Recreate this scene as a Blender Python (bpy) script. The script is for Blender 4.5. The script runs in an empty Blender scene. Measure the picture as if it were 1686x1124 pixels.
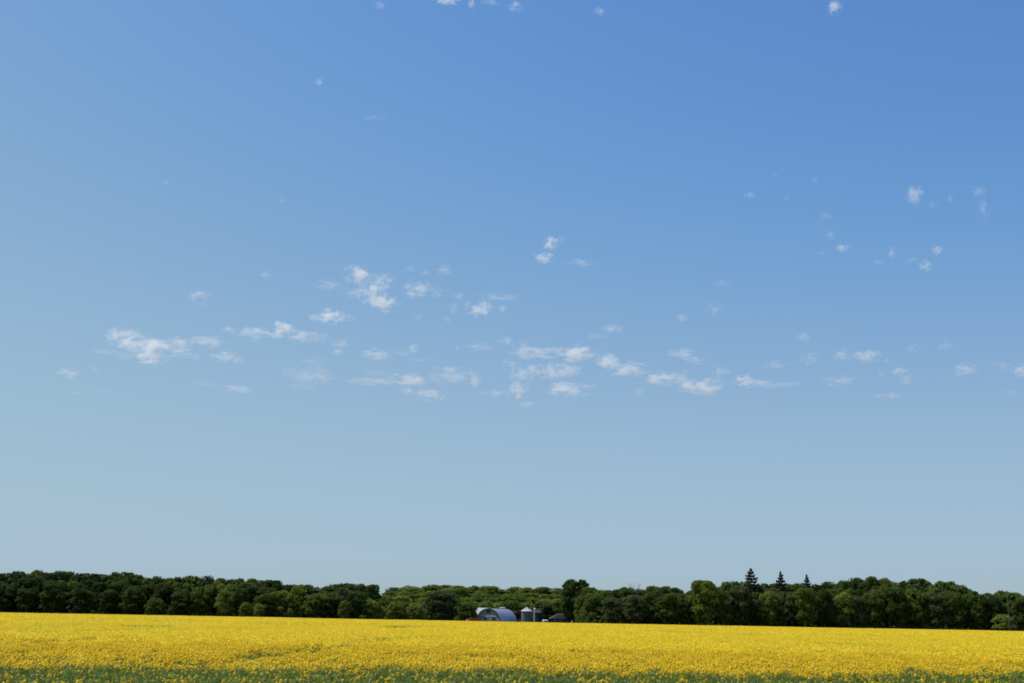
import bpy, bmesh, math, random
import numpy as np
from mathutils import Vector, Matrix, Euler

# ------------------------------------------------------------------ camera
scene = bpy.context.scene
COL = scene.collection
R = math.radians
FPX = 2035.0                       # focal length in photo pixels (photo 1686 wide)
EYE = Vector((0.0, 0.0, 2.6))
PITCH = math.atan(454.0 / FPX)
ROLL = R(1.05)
cd = bpy.data.cameras.new('camera')
cd.sensor_width = 36.0
cd.lens = FPX / 1686.0 * 36.0
cd.clip_start = 0.5
cd.clip_end = 60000.0
cam = bpy.data.objects.new('camera', cd)
COL.objects.link(cam)
CAMROT = Matrix.Rotation(math.pi / 2 + PITCH, 3, 'X') @ Matrix.Rotation(ROLL, 3, 'Z')
cam.matrix_world = Matrix.Translation(EYE) @ CAMROT.to_4x4()
scene.camera = cam

# ------------------------------------------------------------------ sky and sun
SUN_EL, SUN_AZ = 62.0, -76.0       # degrees; azimuth clockwise from +Y
w = bpy.data.worlds.new('World')
scene.world = w
w.use_nodes = True
nt = w.node_tree
nt.nodes.clear()
sky = nt.nodes.new('ShaderNodeTexSky')
sky.sky_type = 'NISHITA'
sky.sun_disc = False
sky.sun_elevation = R(SUN_EL)
sky.sun_rotation = R(SUN_AZ)
sky.altitude = 250.0
sky.air_density = 1.2
sky.dust_density = 0.8
sky.ozone_density = 8.0
bg = nt.nodes.new('ShaderNodeBackground')
bg.inputs['Strength'].default_value = 0.10
wo = nt.nodes.new('ShaderNodeOutputWorld')
# the camera's rendering of the sky colour: one response curve per channel for the whole sky
ss = nt.nodes.new('ShaderNodeSeparateColor'); nt.links.new(sky.outputs[0], ss.inputs[0])
sc_ = nt.nodes.new('ShaderNodeCombineColor')
CURVES = (((0, 0), (.12, .108), (.14, .135), (.17, .187), (.2, .238), (.26, .308), (.32, .342), (.42, .375), (.6, .40), (1, .46)),
          ((0, 0), (.228, .262), (.26, .308), (.3, .358), (.35, .408), (.43, .47), (.5, .505), (.6, .53), (1, .62)),
          ((0, 0), (.4, .545), (.5, .625), (.55, .64), (.6, .64), (.7, .645), (1, .68)))
for i_, pts_ in enumerate(CURVES):
    sc1 = nt.nodes.new('ShaderNodeMath'); sc1.operation = 'MULTIPLY'; sc1.inputs[1].default_value = 0.107
    nt.links.new(ss.outputs[i_], sc1.inputs[0])
    fc = nt.nodes.new('ShaderNodeFloatCurve'); nt.links.new(sc1.outputs[0], fc.inputs['Value'])
    cu = fc.mapping.curves[0]
    cu.points[0].location = pts_[0]; cu.points[1].location = pts_[-1]
    for p_ in pts_[1:-1]: cu.points.new(*p_)
    fc.mapping.update()
    mu = nt.nodes.new('ShaderNodeMath'); mu.operation = 'MULTIPLY'; mu.inputs[1].default_value = 10.0
    nt.links.new(fc.outputs[0], mu.inputs[0])
    nt.links.new(mu.outputs[0], sc_.inputs[i_])
nt.links.new(sc_.outputs[0], bg.inputs[0])
nt.links.new(bg.outputs[0], wo.inputs[0])

sd = bpy.data.lights.new('sun', 'SUN')
sd.energy = 5.0
sd.angle = R(0.53)
sd.color = (1.0, 0.945, 0.855)
sun = bpy.data.objects.new('sun', sd)
COL.objects.link(sun)
sdir = Vector((math.sin(R(SUN_AZ)) * math.cos(R(SUN_EL)), math.cos(R(SUN_AZ)) * math.cos(R(SUN_EL)), math.sin(R(SUN_EL))))
sun.rotation_euler = sdir.to_track_quat('Z', 'Y').to_euler()
sun.location = (0, 0, 60)

vs = scene.view_settings
vs.view_transform = 'Standard'
vs.look = 'None'
vs.exposure = 0.0
vs.gamma = 1.0
vs.use_curve_mapping = False
cy = scene.cycles
cy.max_bounces = 6
cy.diffuse_bounces = 3
cy.glossy_bounces = 2
cy.transmission_bounces = 3
cy.volume_bounces = 3
cy.transparent_max_bounces = 8
cy.use_denoising = True
cy.filter_width = 1.8

# ------------------------------------------------------------------ helpers
random.seed(7)
rng = np.random.default_rng(11)

def ray(px, py):
    """world direction through a point of the photo (photo pixels)"""
    d = CAMROT @ Vector(((px - 843.0) / FPX, (562.0 - py) / FPX, -1.0))
    return d.normalized()

def at(px, py, dist):
    """the point whose ground distance (along +Y) is dist, seen at a photo pixel"""
    d = ray(px, py)
    return EYE + d * (dist / d.y)

def mat(name):
    m = bpy.data.materials.new(name)
    m.use_nodes = True
    m.node_tree.nodes.clear()
    return m, m.node_tree.nodes, m.node_tree.links

def tag(o, label=None, cat=None, group=None, kind=None):
    if label: o['label'] = label
    if cat: o['category'] = cat
    if group: o['group'] = group
    if kind: o['kind'] = kind
    return o

def empty(name, loc, rz=0.0):
    o = bpy.data.objects.new(name, None)
    o.empty_display_size = 0.3
    COL.objects.link(o)
    o.location = loc
    o.rotation_euler = (0, 0, rz)
    return o

def link_mesh(name, me, parent=None):
    o = bpy.data.objects.new(name, me)
    COL.objects.link(o)
    if parent is not None:
        o.parent = parent
    return o
# ------------------------------------------------------------------ ground
FIELD_END = 455.0

def smooth(a, b, x):
    t = min(1.0, max(0.0, (x - a) / (b - a)))
    return t * t * (3 - 2 * t)

def ground_z(x, y):
    """flat prairie, with the wooded rise behind the farm"""
    side = smooth(-150, -70, x) * (1 - smooth(60, 120, x))
    return 9.0 * smooth(550, 720, y) * side

def ramp(N, L, src, stops):
    r = N.new('ShaderNodeValToRGB'); L.new(src, r.inputs[0])
    while len(r.color_ramp.elements) < len(stops): r.color_ramp.elements.new(0.5)
    for e, (p, c) in zip(r.color_ramp.elements, stops):
        e.position = p; e.color = (*c, 1)
    return r

def simple_mat(name, col, rough=0.7, metal=0.0, var=0.12, scale=3.0, bump=0.0, spec=0.3):
    m, N, L = mat(name)
    tc = N.new('ShaderNodeTexCoord'); no = N.new('ShaderNodeTexNoise')
    L.new(tc.outputs['Object'], no.inputs['Vector']); no.inputs['Scale'].default_value = scale; no.inputs['Detail'].default_value = 5.0
    lo = tuple(max(0, c * (1 - var)) for c in col); hi = tuple(min(1, c * (1 + var)) for c in col)
    r = ramp(N, L, no.outputs[0], [(0.3, lo), (0.7, hi)])
    p = N.new('ShaderNodeBsdfPrincipled'); L.new(r.outputs[0], p.inputs['Base Color'])
    p.inputs['Roughness'].default_value = rough; p.inputs['Metallic'].default_value = metal; p.inputs['Specular IOR Level'].default_value = spec
    if bump:
        b = N.new('ShaderNodeBump'); b.inputs['Strength'].default_value = bump; L.new(no.outputs[0], b.inputs['Height']); L.new(b.outputs[0], p.inputs['Normal'])
    o = N.new('ShaderNodeOutputMaterial'); L.new(p.outputs[0], o.inputs[0])
    return m

def build_ground():
    xs = sorted(set(list(np.linspace(-300, 300, 41)) + [-9000, -4000, -1500, -600, 600, 1500, 4000, 9000]))
    ys = sorted(set(list(np.linspace(-100, 900, 51)) + [-3000, -600, 1300, 2000, 4000, 9000]))
    vs_ = [(x, y, ground_z(x, y)) for y in ys for x in xs]
    nx = len(xs)
    fs = [(j * nx + i, j * nx + i + 1, (j + 1) * nx + i + 1, (j + 1) * nx + i) for j in range(len(ys) - 1) for i in range(nx - 1)]
    me = bpy.data.meshes.new('ground'); me.from_pydata(vs_, [], fs)
    m, N, L = mat('ground_earth_and_grass')
    g = N.new('ShaderNodeNewGeometry')
    n1 = N.new('ShaderNodeTexNoise'); L.new(g.outputs['Position'], n1.inputs['Vector']); n1.inputs['Scale'].default_value = 0.08; n1.inputs['Detail'].default_value = 8
    r = ramp(N, L, n1.outputs[0], [(0.3, (.055, .075, .025)), (0.55, (.08, .10, .035)), (0.75, (.13, .115, .06))])
    p = N.new('ShaderNodeBsdfPrincipled'); L.new(r.outputs[0], p.inputs['Base Color']); p.inputs['Roughness'].default_value = 0.95
    p.inputs['Specular IOR Level'].default_value = 0.1
    o = N.new('ShaderNodeOutputMaterial'); L.new(p.outputs[0], o.inputs[0])
    me.materials.append(m)
    tag(link_mesh('ground', me), 'flat prairie ground under the field and woods', None, None, 'structure')
build_ground()

# ------------------------------------------------------------------ the canola crop
def leafy_mat(name, col, col2, trans=0.3, scale=0.5, rough=0.6, spec=0.2):
    m, N, L = mat(name)
    g = N.new('ShaderNodeNewGeometry'); oi = N.new('ShaderNodeObjectInfo')
    no = N.new('ShaderNodeTexNoise'); L.new(g.outputs['Position'], no.inputs['Vector']); no.inputs['Scale'].default_value = scale; no.inputs['Detail'].default_value = 4
    ad = N.new('ShaderNodeMath'); ad.operation = 'MULTIPLY_ADD'; L.new(oi.outputs['Random'], ad.inputs[0]); ad.inputs[1].default_value = 0.45; ad.inputs[2].default_value = -0.22
    ad2 = N.new('ShaderNodeMath'); ad2.operation = 'ADD'; L.new(no.outputs[0], ad2.inputs[0]); L.new(ad.outputs[0], ad2.inputs[1])
    r = ramp(N, L, ad2.outputs[0], [(0.25, col), (0.75, col2)])
    df = N.new('ShaderNodeBsdfPrincipled'); L.new(r.outputs[0], df.inputs['Base Color']); df.inputs['Roughness'].default_value = rough; df.inputs['Specular IOR Level'].default_value = spec
    tr = N.new('ShaderNodeBsdfTranslucent'); L.new(r.outputs[0], tr.inputs['Color'])
    mx = N.new('ShaderNodeMixShader'); mx.inputs[0].default_value = trans
    L.new(df.outputs[0], mx.inputs[1]); L.new(tr.outputs[0], mx.inputs[2])
    o = N.new('ShaderNodeOutputMaterial'); L.new(mx.outputs[0], o.inputs[0])
    return m

PETAL = leafy_mat('canola_petals', (.85, .635, .026), (.91, .72, .042), 0.38, 0.9)
STEM = leafy_mat('canola_stems_and_leaves', (.12, .185, .04), (.175, .245, .052), 0.45, 0.9)

def rand_quads(C, size, nrm=None, jitter=1.0, aspect=1.0, r=rng):
    """quads centred at C (n,3); normals near nrm; returns verts (4n,3)"""
    n = len(C)
    g = r.normal(size=(n, 3))
    if nrm is not None:
        g = nrm + g * jitter
    g /= np.linalg.norm(g, axis=1, keepdims=True) + 1e-9
    a = np.cross(g, r.normal(size=(n, 3))); a /= np.linalg.norm(a, axis=1, keepdims=True) + 1e-9
    b = np.cross(g, a)
    s = (np.asarray(size) * np.ones(n))[:, None] * 0.5
    a = a * s; b = b * s * aspect
    return np.stack([C - a - b, C + a - b * .8, C + a * .9 + b, C - a * .8 + b], 1).reshape(-1, 3)

def quad_mesh(name, groups, mats):
    """groups: list of (verts(4n,3), material index)"""
    V = np.concatenate([g[0] for g in groups]); nq = len(V) // 4
    me = bpy.data.meshes.new(name)
    me.vertices.add(len(V)); me.vertices.foreach_set('co', V.astype(np.float32).ravel())
    me.loops.add(len(V)); me.loops.foreach_set('vertex_index', np.arange(len(V), dtype=np.int32))
    me.polygons.add(nq); me.polygons.foreach_set('loop_start', np.arange(0, len(V), 4, dtype=np.int32))
    me.polygons.foreach_set('material_index', np.concatenate([np.full(len(g[0]) // 4, g[1], np.int32) for g in groups]))
    for m in mats: me.materials.append(m)
    me.update(calc_edges=True)
    return me

def stalk(p0, p1, w0):
    """a thin flat stalk as two crossed quads"""
    p0 = np.array(p0); p1 = np.array(p1)
    out = []
    for ang in (0.3, 1.87):
        s = np.array([math.cos(ang), math.sin(ang), 0]) * w0 / 2
        out += [p0 - s, p0 + s, p1 + s * .5, p1 - s * .5]
    return np.array(out)

def raceme(top, hgt, wid, n, size):
    t = rng.uniform(0, 1, n); ang = rng.uniform(0, 6.283, n); rad = wid * (0.35 + 0.65 * (1 - t)) * rng.uniform(.5, 1, n)
    C = np.stack([top[0] + np.cos(ang) * rad, top[1] + np.sin(ang) * rad, top[2] - hgt * (1 - t)], 1)
    nr = np.stack([np.cos(ang) * .6, np.sin(ang) * .6, np.full(n, 1.5)], 1)
    return rand_quads(C, rng.uniform(.8, 1.25, n) * size, nr, .35)

def canola_plant(flower, green):
    """one plant: main stem, side branches with flower heads, lower leaves"""
    F = []; G = []
    h = rng.uniform(1.05, 1.25); lean = rng.normal(0, .05, 2)
    G.append(stalk((0, 0, 0), (lean[0], lean[1], h - .08), .014))
    heads = [(lean[0], lean[1], h)]
    for k in range(rng.integers(6, 10)):
        a = rng.uniform(0, 6.283); z0 = rng.uniform(.35, .8) * h; rr = rng.uniform(.10, .26); z1 = h - rng.uniform(.0, .13)
        b0 = (lean[0] * z0 / h, lean[1] * z0 / h, z0); b1 = (lean[0] + math.cos(a) * rr, lean[1] + math.sin(a) * rr, z1)
        G.append(stalk(b0, b1, .010)); heads.append(b1)
    for hd in heads:
        if rng.uniform() < flower:
            F.append(raceme(hd, rng.uniform(.05, .10), rng.uniform(.030, .052), 15, .037))
        else:
            G.append(raceme(hd, .06, .015, 4, .02))
    n = int(16 * green * green); ang = rng.uniform(0, 6.283, n); zz = rng.uniform(.08, .8 + .08 * green, n) * h; rad = rng.uniform(.04, .19, n) * (1.15 - zz / h * .6)
    C = np.stack([np.cos(ang) * rad, np.sin(ang) * rad, zz], 1)
    nr = np.stack([np.cos(ang) * .7, np.sin(ang) * .7, np.full(n, .8)], 1)
    G.append(rand_quads(C, rng.uniform(.07, .15, n) * (1.2 - zz / h * .5), nr, .35, .55))
    # pods along the upper stems
    n = 26; ang = rng.uniform(0, 6.283, n); zz = rng.uniform(.6, .93, n) * h; rad = rng.uniform(.02, .24, n)
    G.append(rand_quads(np.stack([np.cos(ang) * rad, np.sin(ang) * rad, zz], 1), .055, None, 1, .16))
    return [(np.concatenate(G), 1)] + ([(np.concatenate(F), 0)] if F else [])

def canola_patch(side, per_m2, heads, nq, qs, flower):
    F = []; G = []
    n = int(side * side * per_m2)
    P = rng.uniform(-side / 2, side / 2, (n, 2)); H = rng.uniform(.98, 1.24, n)
    for k in range(heads):
        a = rng.uniform(0, 6.283, n); rr = rng.uniform(0, .26, n)
        T = np.stack([P[:, 0] + np.cos(a) * rr, P[:, 1] + np.sin(a) * rr, H - rng.uniform(0, .2, n)], 1)
        keep = rng.uniform(size=n) < flower
        for q in range(nq):
            C = T[keep] + rng.normal(0, .025, (keep.sum(), 3))
            nr = np.stack([rng.normal(0, .6, len(C)), rng.normal(0, .6, len(C)), np.full(len(C), .9)], 1)
            F.append(rand_quads(C, qs * rng.uniform(.8, 1.2, len(C)), nr, .3))
    m = n * 6
    C = np.stack([rng.uniform(-side / 2, side / 2, m), rng.uniform(-side / 2, side / 2, m), rng.uniform(.45, 1.05, m)], 1)
    G.append(rand_quads(C, rng.uniform(.10, .2, m), np.tile([0, 0, .7], (m, 1)), .6, .6))
    return [(np.concatenate(G), 1), (np.concatenate(F), 0)]

def vnoise(x, y, seed):
    """smooth value noise on numpy arrays, range 0..1"""
    def h(i, j):
        t = np.sin(i * 127.1 + j * 311.7 + seed * 74.7) * 43758.5453
        return t - np.floor(t)
    i = np.floor(x); j = np.floor(y); u = x - i; v = y - j
    u = u * u * (3 - 2 * u); v = v * v * (3 - 2 * v)
    return (h(i, j) * (1 - u) + h(i + 1, j) * u) * (1 - v) + (h(i, j + 1) * (1 - u) + h(i + 1, j + 1) * u) * v

TRACKS = [([(-10.5, 37), (-9.2, 43), (-8.6, 50), (-8.4, 58), (-8.1, 68), (-7.0, 80), (-6.0, 96)], 0.8)]   # a trodden line
def streak(x0, x1, y, thick):
    '''a shallow sunken strip of crop: seen in the photo from x0 to x1 at height y; returns centre, half sizes'''
    pts = []
    for yy in (y - thick / 2, y, y + thick / 2):
        d = ray((x0 + x1) / 2, yy); t = (1.12 - EYE.z) / d.z; pts.append(EYE + d * t)
    hl = (x1 - x0) / 2 / FPX * pts[1].y
    return pts[1].x, pts[1].y, hl, max(.7, abs(pts[0].y - pts[2].y) / 2)
STREAKS = [streak(*q) for q in ((195,295,1029,4),(105,190,1026,3),(605,720,1030.5,4.5),(420,475,1024.5,2.5),(580,645,1050,4.5),(683,705,1046,3.5),
    (1070,1145,1038,4.5),(1175,1255,1043,4),(1105,1155,1056,4),(1195,1232,1077,4),(1355,1405,1044,3.5),(1418,1456,1061,5),(1495,1538,1052,3),
    (1560,1592,1048,3),(1335,1402,1057,3.5),(110,180,1048,3),(500,560,1062,4),(860,910,1077,4),(980,1020,1092,4),(400,470,1073,6))]

def track_amount(X, Y):
    best = np.zeros_like(X)
    for pts, hw in TRACKS:
        d = np.full_like(X, 1e9)
        for (ax, ay), (bx, by) in zip(pts[:-1], pts[1:]):
            vx, vy = bx - ax, by - ay
            t = np.clip(((X - ax) * vx + (Y - ay) * vy) / (vx * vx + vy * vy), 0, 1)
            d = np.minimum(d, np.hypot(X - ax - t * vx, Y - ay - t * vy))
        best = np.maximum(best, np.clip(1.5 - d / hw, 0, 1))
    wob = vnoise(X * .25, Y * .12, 41)
    for cx, cy_, hl, hd in STREAKS:
        q = np.hypot((X - cx) / hl, (Y - cy_) / hd) + (wob - .5) * .9
        best = np.maximum(best, np.clip((1.25 - q) * 1.6, 0, .95))
    return best

def build_crop():
    src = bpy.data.collections.new('crop_sources')     # not linked to the scene: only the plants that the crop repeats
    k = 0
    def add(groups):
        nonlocal k
        me = quad_mesh('canola', groups, [PETAL, STEM])
        src.objects.link(bpy.data.objects.new('canola_%02d' % k, me)); k += 1
        return k - 1
    lush = [add(canola_plant(.97, .8)) for _ in range(5)]
    half = [add(canola_plant(.5, 1.2)) for _ in range(4)]
    green = [add(canola_plant(.14, 1.9)) for _ in range(4)]
    mid = [[add(canola_patch(2.4, 11, 6, 4, .055, f)) for _ in range(3)] for f in (.95, .45, .08)]
    far = [[add(canola_patch(6.0, 7, 5, 2, .105, f)) for _ in range(2)] for f in (.95, .45, .08)]
    PX = []; PY = []; IDX = []; SC = []
    def wedge(d0, d1, step, margin):
        ys = np.arange(d0, d1, step); out = []
        for y in ys:
            hw = y * 0.43 + margin
            xs = np.arange(-hw, hw, step); out.append(np.stack([xs + rng.uniform(-.5, .5, len(xs)) * step, np.full(len(xs), y) + rng.uniform(-.5, .5, len(xs)) * step], 1))
        return np.concatenate(out)
    # nearest plants one by one
    P = wedge(16, 72, .235, 9)
    P = P[P[:, 1] + rng.uniform(-8, 8, len(P)) < 64]
    X, Y = P[:, 0], P[:, 1]
    edge = 37.4 + .24 * X + 3.4 * (vnoise(X * .16, Y * .02, 3) - .5) + 2.2 * (vnoise(X * .6, Y * .05, 5) - .5)
    thin = np.clip((edge - Y) / 3.0 + .5, 0, 1)                     # 1 = the low green margin in front of the crop's edge
    patchy = vnoise(X * .22, Y * .12, 9) * .6 + vnoise(X * .9, Y * .5, 12) * .4
    low = np.maximum(track_amount(X, Y), np.clip((patchy - .66) * 4, 0, .6))
    u = rng.uniform(size=len(X))
    clump = np.clip((vnoise(X * .8, Y * .3, 21) - .5) * 4, 0, 1)
    pf = np.clip(1 - thin * (.985 - .17 * clump) - low * .6 - .22 * np.clip(1 - (Y - edge) / 13, 0, 1) * (.4 + .9 * vnoise(X * .5, Y * .25, 27)), 0, 1)  # share of plants in full flower
    idx = np.where(u < pf, rng.choice(lush, len(X)), np.where(u < pf + (1 - pf) * .12, rng.choice(half, len(X)), rng.choice(green, len(X))))
    hs = (1.0 - .20 * low - thin * rng.uniform(-.02, .14, len(X))) * rng.uniform(.94, 1.07, len(X)) * (.96 + .08 * vnoise(X * .1, Y * .1, 2))
    PX.append(X); PY.append(Y); IDX.append(idx); SC.append(np.stack([np.full(len(X), 1.0), np.full(len(X), 1.0), hs], 1))
    for (d0, d1, step, sets, wob) in ((56, 175, 2.0, mid, .0), (174, FIELD_END, 5.0, far, 0.0)):
        P = wedge(d0, d1, step, 12 if d0 < 100 else 26)
        if d0 < 100: P = P[P[:, 1] + rng.uniform(-8, 8, len(P)) > 62]
        X, Y = P[:, 0], P[:, 1]
        patchy = vnoise(X * .05, Y * .022, 31) * .55 + vnoise(X * .16, Y * .07, 33) * .45
        low = np.maximum(track_amount(X, Y), np.clip((patchy - .60) * 4, 0, .5))
        u = rng.uniform(size=len(X))
        lv = np.where(low > .62 + .2 * u, 2, np.where(low > .18 + .2 * u, 1, 0))
        arr = np.array(sets)
        idx = arr[lv, rng.integers(0, arr.shape[1], len(X))]
        hs = (1 - .05 * low) * (.96 + .08 * vnoise(X * .06, Y * .06, 4))
        PX.append(X); PY.append(Y); IDX.append(idx); SC.append(np.stack([np.ones(len(X)), np.ones(len(X)), hs], 1))
    X = np.concatenate(PX); Y = np.concatenate(PY); n = len(X)
    me = bpy.data.meshes.new('canola_crop'); me.vertices.add(n)
    me.vertices.foreach_set('co', np.stack([X, Y, np.zeros(n)], 1).astype(np.float32).ravel())
    rot = np.stack([rng.normal(0, .03, n), rng.normal(0, .03, n), rng.uniform(0, 6.283, n)], 1); rot[len(PX[0]):, :2] *= .1
    for nm, tp, dat in (('rot', 'FLOAT_VECTOR', rot), ('scl', 'FLOAT_VECTOR', np.concatenate(SC)), ('idx', 'INT', np.concatenate(IDX))):
        at_ = me.attributes.new(nm, tp, 'POINT')
        if tp == 'INT': at_.data.foreach_set('value', dat.astype(np.int32))
        else: at_.data.foreach_set('vector', dat.astype(np.float32).ravel())
    o = link_mesh('canola_crop', me)
    tag(o, 'yellow flowering canola crop filling the field up to the woods', 'crop', None, 'stuff')
    ng = bpy.data.node_groups.new('crop_scatter', 'GeometryNodeTree')
    ng.interface.new_socket('Geometry', in_out='INPUT', socket_type='NodeSocketGeometry')
    ng.interface.new_socket('Geometry', in_out='OUTPUT', socket_type='NodeSocketGeometry')
    gi = ng.nodes.new('NodeGroupInput'); go = ng.nodes.new('NodeGroupOutput')
    ci = ng.nodes.new('GeometryNodeCollectionInfo'); ci.inputs['Collection'].default_value = src
    ci.inputs['Separate Children'].default_value = True; ci.inputs['Reset Children'].default_value = True
    ip = ng.nodes.new('GeometryNodeInstanceOnPoints'); ip.inputs['Pick Instance'].default_value = True
    def named(nm, tp):
        a = ng.nodes.new('GeometryNodeInputNamedAttribute'); a.data_type = tp; a.inputs['Name'].default_value = nm; return a.outputs['Attribute']
    ng.links.new(gi.outputs[0], ip.inputs['Points']); ng.links.new(ci.outputs[0], ip.inputs['Instance'])
    ng.links.new(named('idx', 'INT'), ip.inputs['Instance Index']); ng.links.new(named('rot', 'FLOAT_VECTOR'), ip.inputs['Rotation'])
    ng.links.new(named('scl', 'FLOAT_VECTOR'), ip.inputs['Scale']); ng.links.new(ip.outputs[0], go.inputs[0])
    md = o.modifiers.new('scatter', 'NODES'); md.node_group = ng
    print('crop points', n)
build_crop()
# ------------------------------------------------------------------ farm buildings and things in the yard
def bm_box(bm, c, s, rz=0.0, bevel=0.0):
    r = bmesh.ops.create_cube(bm, size=1.0)
    M = Matrix.Translation(c) @ Matrix.Rotation(rz, 4, 'Z') @ Matrix.Diagonal((*s, 1))
    bmesh.ops.transform(bm, matrix=M, verts=r['verts'])
    if bevel:
        ed = list({e for v in r['verts'] for e in v.link_edges})
        bmesh.ops.bevel(bm, geom=ed, offset=bevel, segments=2, affect='EDGES')
    return bm

def bm_cyl(bm, p0, p1, r0, r1=None, seg=12):
    p0 = Vector(p0); p1 = Vector(p1); r1 = r0 if r1 is None else r1
    d = p1 - p0
    res = bmesh.ops.create_cone(bm, cap_ends=True, segments=seg, radius1=r0, radius2=r1, depth=d.length)
    M = Matrix.Translation((p0 + p1) / 2) @ d.to_track_quat('Z', 'Y').to_matrix().to_4x4()
    bmesh.ops.transform(bm, matrix=M, verts=res['verts'])
    return bm

def bm_lathe(bm, prof, seg=32, centre=(0, 0, 0)):
    rings = []
    for r_, z in prof:
        rings.append([bm.verts.new((centre[0] + r_ * math.cos(6.28318 * k / seg), centre[1] + r_ * math.sin(6.28318 * k / seg), centre[2] + z)) for k in range(seg)])
    for a, b in zip(rings[:-1], rings[1:]):
        for k in range(seg):
            bm.faces.new((a[k], a[(k + 1) % seg], b[(k + 1) % seg], b[k]))
    bm.faces.new(rings[0][::-1]); bm.faces.new(rings[-1])
    return bm

def bm_prism(bm, poly, y0, y1, axis='Y'):
    """closed polygon in (x,z) extruded along y (or (y,z) along x)"""
    f = (lambda p, t: (p[0], t, p[1])) if axis == 'Y' else (lambda p, t: (t, p[0], p[1]))
    a = [bm.verts.new(f(p, y0)) for p in poly]; b = [bm.verts.new(f(p, y1)) for p in poly]
    n = len(poly)
    bm.faces.new(a); bm.faces.new(b[::-1])
    for k in range(n): bm.faces.new((a[k], b[k], b[(k + 1) % n], a[(k + 1) % n]))
    return bm

def part(name, bm, m, parent, shade=False):
    bmesh.ops.recalc_face_normals(bm, faces=bm.faces[:])
    me = bpy.data.meshes.new(name); bm.to_mesh(me); bm.free(); me.materials.append(m)
    if shade:
        for p in me.polygons: p.use_smooth = True
    return link_mesh(name, me, parent)

def nb(): return bmesh.new()
def box_part(name, c, s, m, parent, bevel=0.0): return part(name, bm_box(nb(), c, s, 0, bevel), m, parent)

def base(px, dist):
    p = at(px, 1021, dist); p.z = ground_z(p.x, p.y); return p

M_ROOFMETAL = simple_mat('galvanised_barn_roof', (.44, .47, .50), .42, .7, .10, .6)
M_BINMETAL = simple_mat('galvanised_bin_steel_shaded', (.12, .125, .135), .6, .1, .10, .8)  # wall steel darkened: shade of the bin's front is in the colour
M_BINROOF = simple_mat('bin_roof_sunlit', (.42, .44, .45), .6, .1, .08, .8)  # lighter than the wall: sunlight on the cone is in the colour
M_OLDBIN = simple_mat('weathered_bin_steel', (.05, .045, .042), .9, 0, .25, .8, 0, .05)
M_OLDROOF = simple_mat('dull_bin_roof', (.075, .078, .078), .8, 0, .2, .8, 0, .1)
M_ENDWALL = simple_mat('grey_board_wall', (.20, .21, .225), .85, 0, .18, 1.2)
M_BAND = simple_mat('faded_mauve_boards', (.40, .34, .38), .85, 0, .15, 1.5)
M_DARK = simple_mat('dark_opening', (.015, .014, .013), .6, 0, .2, 2)
M_TRIM = simple_mat('dark_trim', (.05, .055, .06), .7, 0, .2, 2)
M_WHITE = simple_mat('white_paint', (.78, .78, .76), .45, 0, .05, 2)
M_CREAM = simple_mat('pale_sheet_roof', (.50, .51, .50), .5, .1, .10, .5)
M_RED = simple_mat('red_paint', (.52, .05, .03), .4, 0, .15, 1.5)
M_PINK = simple_mat('red_paint_with_highlight', (.72, .24, .17), .45, 0, .15, 2)  # truck hood's highlight put into a pinker red; the stakes share it
M_GREEN = simple_mat('green_painted_boards', (.06, .16, .10), .6, 0, .15, 1.5)
M_TYRE = simple_mat('black_rubber', (.02, .02, .02), .85, 0, .2, 3)
M_GLASS = simple_mat('dark_window_glass', (.03, .035, .04), .08, 0, .1, 2, 0, .6)
M_SHINGLE = simple_mat('dark_shingles', (.016, .020, .021), .9, 0, .3, 2.5, 0, .05)
M_HOUSE = simple_mat('brown_stained_siding', (.05, .036, .03), .8, 0, .2, 2)
M_HIP = simple_mat('pale_ridge_flashing', (.45, .46, .46), .5, .2, .1, 2)
M_WOODPOLE = simple_mat('grey_wooden_pole', (.12, .11, .095), .9, 0, .2, 4)
M_RIM = simple_mat('wheel_steel', (.4, .4, .4), .4, .6, .1, 3)
M_CERAMIC = simple_mat('brown_ceramic', (.16, .09, .06), .3, 0, .1, 5)
M_LAMP = simple_mat('lamp_housing', (.72, .74, .72), .4, .1, .05, 5)

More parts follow.
